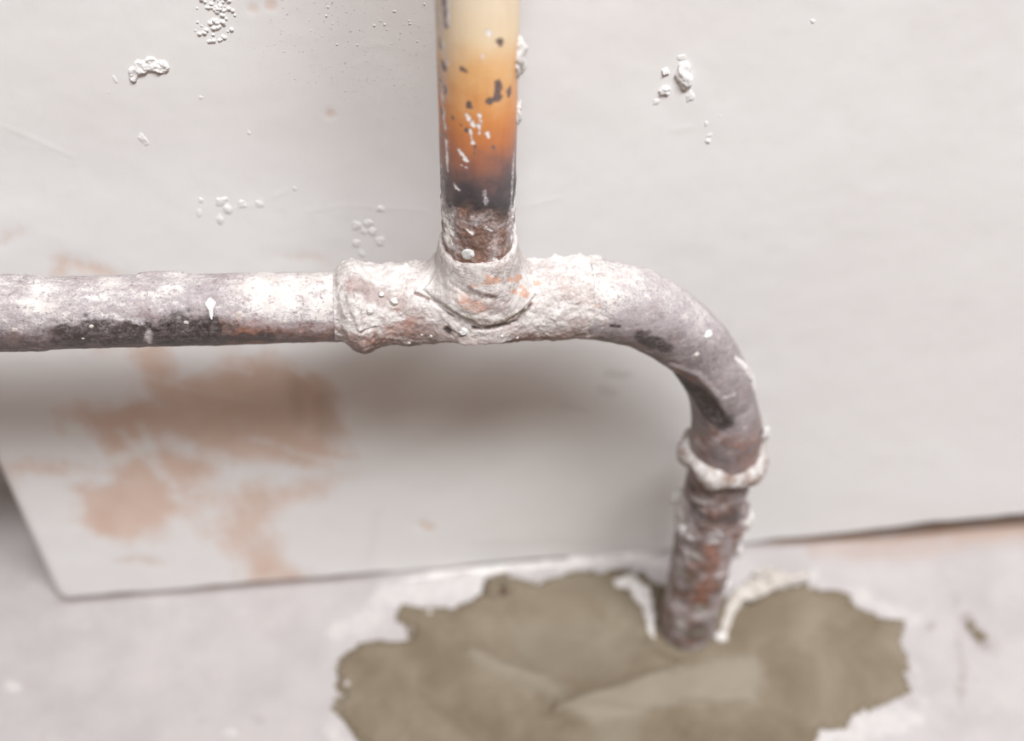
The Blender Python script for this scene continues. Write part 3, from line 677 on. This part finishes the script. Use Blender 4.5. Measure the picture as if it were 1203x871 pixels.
# buckled throat of the bend: a flattened crescent bounded by a ridge
b.lift([(800, 446), (822, 462), (840, 486)], .0034, -.0010, 0, .003, 0, .7); b.lift([(788, 428), (820, 440), (842, 465), (856, 494)], .0011, .0007, 0, .003, 0, .9)
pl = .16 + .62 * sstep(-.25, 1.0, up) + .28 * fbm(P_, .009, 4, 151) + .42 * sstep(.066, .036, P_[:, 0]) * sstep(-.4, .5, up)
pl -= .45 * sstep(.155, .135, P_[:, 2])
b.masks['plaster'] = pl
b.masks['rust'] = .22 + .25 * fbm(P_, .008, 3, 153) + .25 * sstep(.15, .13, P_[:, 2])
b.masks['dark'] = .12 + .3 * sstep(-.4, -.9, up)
black(b, [(752, 398), (782, 410)], .0026, 41, .95, .0022); black(b, [(800, 445), (818, 460), (836, 484), (850, 496)], .0044, 42, 1.25, .0008, 1.0)
black(b, [(735, 412), (775, 424)], .0016, 43, .5, .001, .6); black(b, [(830, 405), (880, 470)], .002, 44, .3, .003, .3)
b.paint('rust', [(790, 432), (812, 446)], .0018, .8, .001, .003, 45); b.paint('rust', [(840, 510), (880, 520)], .0045, .5, .002, .003, 46)
for pts, w, a in [([(682, 400), (715, 406)], .0009, 1), ([(715, 406), (765, 414)], .0006, .9), ([(826, 394), (836, 390)], .0016, .9), ([(700, 320), (770, 340)], .005, .85), ([(815, 418), (818, 416)], .0011, .9),
                  ([(850, 467), (862, 463)], .0006, .9), ([(866, 502), (876, 502)], .0006, .9), ([(808, 500), (812, 530), (820, 520)], .0026, .8), ([(868, 425), (892, 450)], .0018, 1), ([(740, 365), (790, 380)], .003, .6),
                  ([(835, 520), (850, 512)], .0012, .6), ([(700, 390), (725, 400)], .0016, .5)]:
    b.paint('plaster', pts, w, a, .0009, .003, 47)
for p, a in [((700, 362), .5), ((728, 358), .4), ((760, 372), .35)]: b.paint('orange', [p], .003, a, .003, .002, 48)
b.paint('dark', [(718, 383), (728, 384)], .0006, 1); b.paint('plaster', [(718, 383), (728, 384)], .0007, 1, op='cut')
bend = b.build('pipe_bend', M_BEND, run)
drip('plaster_flake', b, [(862, 419), (874, 431), (885, 443), (893, 454), (897, 462)], [.0005, .0013, .0020, .0024, .0020, .0012, .0004], .6, M_PLASTER, bend, 71)
b.paint('rust', [(893, 461)], .0012, 1)
i = b.at((898, 512)); lump('plaster_flake', b.P[i], .0012, .0040, .0018, M_PLASTER, bend, 73, (1, -.1, -.1), .1, PO, .5)
speck(b, (832, 392), .0018, .0013, .0005, M_PAINT, bend, 74, name='plaster_lump', rough=.5)
speck(b, (728, 345), .0010, .0010, .0006, M_PLASTER, bend, 75, name='plaster_lump'); speck(b, (818, 417), .0009, .0009, .0006, M_CREAM, bend, 76, name='plaster_lump')

# bead of plaster round the mouth of the bend
def ring(name, zc, rr, rt, mat, parent, seed, tilt=0.0, amp=.4):
    n, mm = 260, 30; a = np.linspace(0, 2 * np.pi, n, endpoint=False); ph = np.linspace(0, 2 * np.pi, mm, endpoint=False)
    A, Bq = np.meshgrid(a, ph, indexing='ij'); A = A.ravel(); Bq = Bq.ravel()
    d = np.stack([np.cos(A), np.sin(A), 0 * A], 1); c = d * rr
    nz = 1 + amp * fbm(c + np.stack([0 * A, 0 * A, np.sin(Bq) * .0012], 1), .006, 3, seed)
    th = rt * (1 + .2 * vnoise(d * 2.1 + 5, seed + 7))
    v = c + (np.cos(Bq) * th * nz)[:, None] * d; v[:, 2] += np.sin(Bq) * th * nz * 1.15 + .0011 * vnoise(d * 2.6 + 9, seed + 3) + tilt * d[:, 0]
    v += np.array([.0912, -S, zc]); fc = grid_faces(n, mm, True)
    fc = np.concatenate([fc, np.stack([(n - 1) * mm + np.arange(mm), (n - 1) * mm + (np.arange(mm) + 1) % mm, (np.arange(mm) + 1) % mm, np.arange(mm)], -1)])
    return make(name, v, fc, mat, parent, origin=PO)
M_BEAD = mat_plaster('stained_bead', (206, 200, 198), (140, 118, 106))
ring('plaster_bead', .1225, .0131, .0036, M_BEAD, bend, 161, -.0012, .3)

# --- lower pipe
zs = np.linspace(.126, -.006, 340)
l = Tube(np.stack([0 * zs + .0912, 0 * zs - S, zs], 1), np.interp(zs, [-.006, .01, .06, .1, .1165, .126], [1.08, 1.08, 1.08, 1.10, .98, .96]) * R, 210)
P_ = l.P
l.r = l.r + (0.00055 * fbm(P_, 0.009, 3, 171) + .0004 * fbm(P_, .004, 3, 173) + .00015 * fbm(P_, .0012, 2, 175))
l.lift([(795, 580), (800, 640)], .0035, .0016, .0016, .004, 1); l.lift([(880, 600), (872, 650)], .0030, .0020, .0016, .004, 2)
l.lift([(815, 585), (828, 592)], .0008, .0007); l.lift([(810, 632), (850, 628), (872, 622)], .0011, .0008, .0006, .003, 4)
P_ = l.P
l.masks['plaster'] = .42 + .75 * fbm(P_, .006, 4, 177) + .35 * sstep(.4, 1.0, np.abs(np.sin(l.PH))) * .8
l.masks['rust'] = .40 + .3 * fbm(P_, .01, 3, 179); l.masks['dark'] = .25 + .5 * fbm(P_, .012, 3, 181)
black(l, [(825, 610), (866, 606)], .0055, 51, .75, .003, .8); black(l, [(812, 572), (850, 588), (885, 575)], .0018, 52, .7, .001, .8); black(l, [(800, 634), (806, 640)], .0016, 53, .9, .001)
l.paint('rust', [(838, 645), (845, 660), (830, 690), (822, 708)], .0055, .75, .003, .004, 54); l.paint('plaster', [(838, 645), (830, 690)], .004, .7, .003, .004, 55, .6, 'cut')
l.paint('rust', [(825, 575), (870, 580)], .0022, .5, .002, .003, 56)
for pts, w, a in [([(797, 575), (800, 610)], .0022, 1), ([(798, 612), (812, 632)], .0018, 1), ([(812, 585), (828, 592)], .0008, 1.1), ([(882, 600), (878, 640)], .0026, 1), ([(868, 648), (862, 662)], .0014, .9), ([(792, 650), (785, 710)], .0020, .7),
                  ([(775, 710), (780, 735)], .0014, .8), ([(842, 700), (836, 735)], .0018, .6), ([(820, 628), (845, 630)], .0012, .6), ([(835, 575), (850, 578)], .001, .5)]:
    l.paint('plaster', pts, w, a, .0012, .003, 57)
for pts in [[(822, 712), (828, 725)], [(800, 668), (806, 675)], [(800, 738), (820, 745)]]: l.paint('green', pts, .0024, .9, .002, .003, 58)
l.paint('orange', [(795, 718), (800, 722)], .0016, .5, .001, .002, 59); black(l, [(775, 738), (800, 752), (830, 750)], .0022, 60, .6, .0015, .6)
low = l.build('lower_pipe', M_LOW, run)
for k_, (p, a, c_, h_, rr) in enumerate([((795, 585), .0020, .0044, .0018, .2), ((800, 622), .0022, .0036, .0018, -.5), ((881, 610), .0022, .0052, .0026, -.15), ((872, 648), .0014, .0034, .0016, -.2), ((862, 688), .0018, .0030, .0016, -.3)]):
    i = l.at(p); lump('plaster_flake', l.P[i] - l.N[i] * .0004, a, c_, h_, M_PAINT if k_ < 2 else M_PLASTER, low, 80 + k_, tuple(l.N[i]), rr, PO, .5)

# --- upright
zs = np.concatenate([np.linspace(.212, .332, 360, endpoint=False), np.linspace(.332, .60, 12), [.6001]])
upr = Tube(np.stack([0 * zs + np.interp(zs, [.23, .312], [.0007, .0010]), 0 * zs - S, zs], 1), np.where(zs > .60, 1e-5, R * .985), 210)
P_ = upr.P; f_ = np.where(upr.r > .005, 1, 0)
ztop = [upr.pt((562, y))[2] for y in (2, 100, 200, 310)]
tint = np.interp(-P_[:, 2], [-(ztop[0] + .03), -ztop[0], -ztop[1], -ztop[2], -ztop[3]], [-.05, .03, .36, .64, 1.0])
tint += .05 * fbm(P_, .012, 3, 191)
crust = sstep(.71, .83, tint)
upr.r = upr.r + (f_ * (.00008 * fbm(P_, .012, 2, 193) + crust * (.00042 * fbm(P_, .004, 3, 195) + .00012 * fbm(P_, .0012, 2, 197))))
upr.masks['tint'] = tint; upr.masks['crust'] = crust
side_l = sstep(-.5, -.9, np.sin(upr.PH)); side_r = sstep(.7, 1.0, np.sin(upr.PH))
upr.masks['plaster'] = -.3 + crust * (.66 + .38 * fbm(P_, .004, 4, 199)) + side_l * (1 - .6 * crust) * (.70 + .45 * fbm(P_ * np.array([1, 1, .3]), .003, 3, 201)) + side_r * (.3 * sstep(.45, .7, tint) + .25)
upr.masks['plaster'] -= .3 * sstep(.64, .70, tint) * sstep(.82, .76, tint) * (1 - side_l)
upr.masks['rust'] = crust * (.45 + .35 * fbm(P_, .005, 3, 203))
for pts, w in [([(586, 100), (585, 116)], .0013), ([(598, 106), (598, 111)], .0008), ([(577, 119), (575, 124)], .0009), ([(588, 48), (586, 51)], .0009), ([(545, 82), (546, 84)], .0007), ([(550, 120), (551, 126)], .0006),
               ([(521, 75), (523, 84)], .0010), ([(518, 96), (520, 100)], .0008), ([(521, 0), (523, 30)], .0010), ([(516, 46), (517, 52)], .0008), ([(522, 104), (523, 108)], .0007), ([(519, 130), (520, 134)], .0006),
               ([(522, 158), (523, 162)], .0007), ([(548, 151), (548, 153)], .0005), ([(579, 172), (580, 176)], .0005), ([(556, 185), (560, 172)], .0003), ([(532, 138), (542, 146)], .0003)]:
    upr.paint('dark', pts, w * .95, 1, .0008, .0016, 61, .3)
for pts, w, a in [([(548, 134), (555, 147)], .0008, 1), ([(553, 152), (555, 168)], .0006, .9), ([(563, 134), (566, 142)], .0006, .9), ([(573, 156), (573, 161)], .0006, .8), ([(540, 176), (547, 188)], .0008, 1), ([(542, 194), (547, 197)], .0005, .9),
                  ([(574, 38), (576, 40)], .0010, .9), ([(566, 65), (568, 67)], .0009, .8), ([(562, 148), (564, 156)], .0007, .8), ([(526, 0), (527, 30)], .0008, .9), ([(520, 50), (525, 75)], .0010, .7), ([(519, 110), (523, 150)], .0009, .8), ([(524, 165), (526, 200)], .0009, .8),
                  ([(570, 225), (571, 240)], .0007, .6), ([(604, 180), (600, 250)], .0012, .55), ([(548, 270), (556, 275)], .0006, 1), ([(570, 268), (578, 270)], .0005, 1), ([(580, 305), (592, 308)], .0009, 1), ([(534, 218), (538, 222)], .0009, .8)]:
    upr.paint('plaster', pts, w * .72, a + .1, .0005, .0010, 63, .5)
upright = upr.build('upright_pipe', M_UP, run)
speck(upr, (551, 299), .0021, .0024, .0006, M_PAINT, upright, 91, name='paint_fleck')
for k_, (p, a, c_, h_) in enumerate([((609, 62), .0018, .0046, .0022), ((608, 78), .0014, .0030, .0016), ((608, 132), .0012, .0030, .0012)]):
    i = upr.at(p); lump('plaster_flake', upr.P[i] - upr.N[i] * .0003, a, c_, h_, M_PLASTER, upright, 92 + k_, (1, -.25, 0), 0, PO, .55)
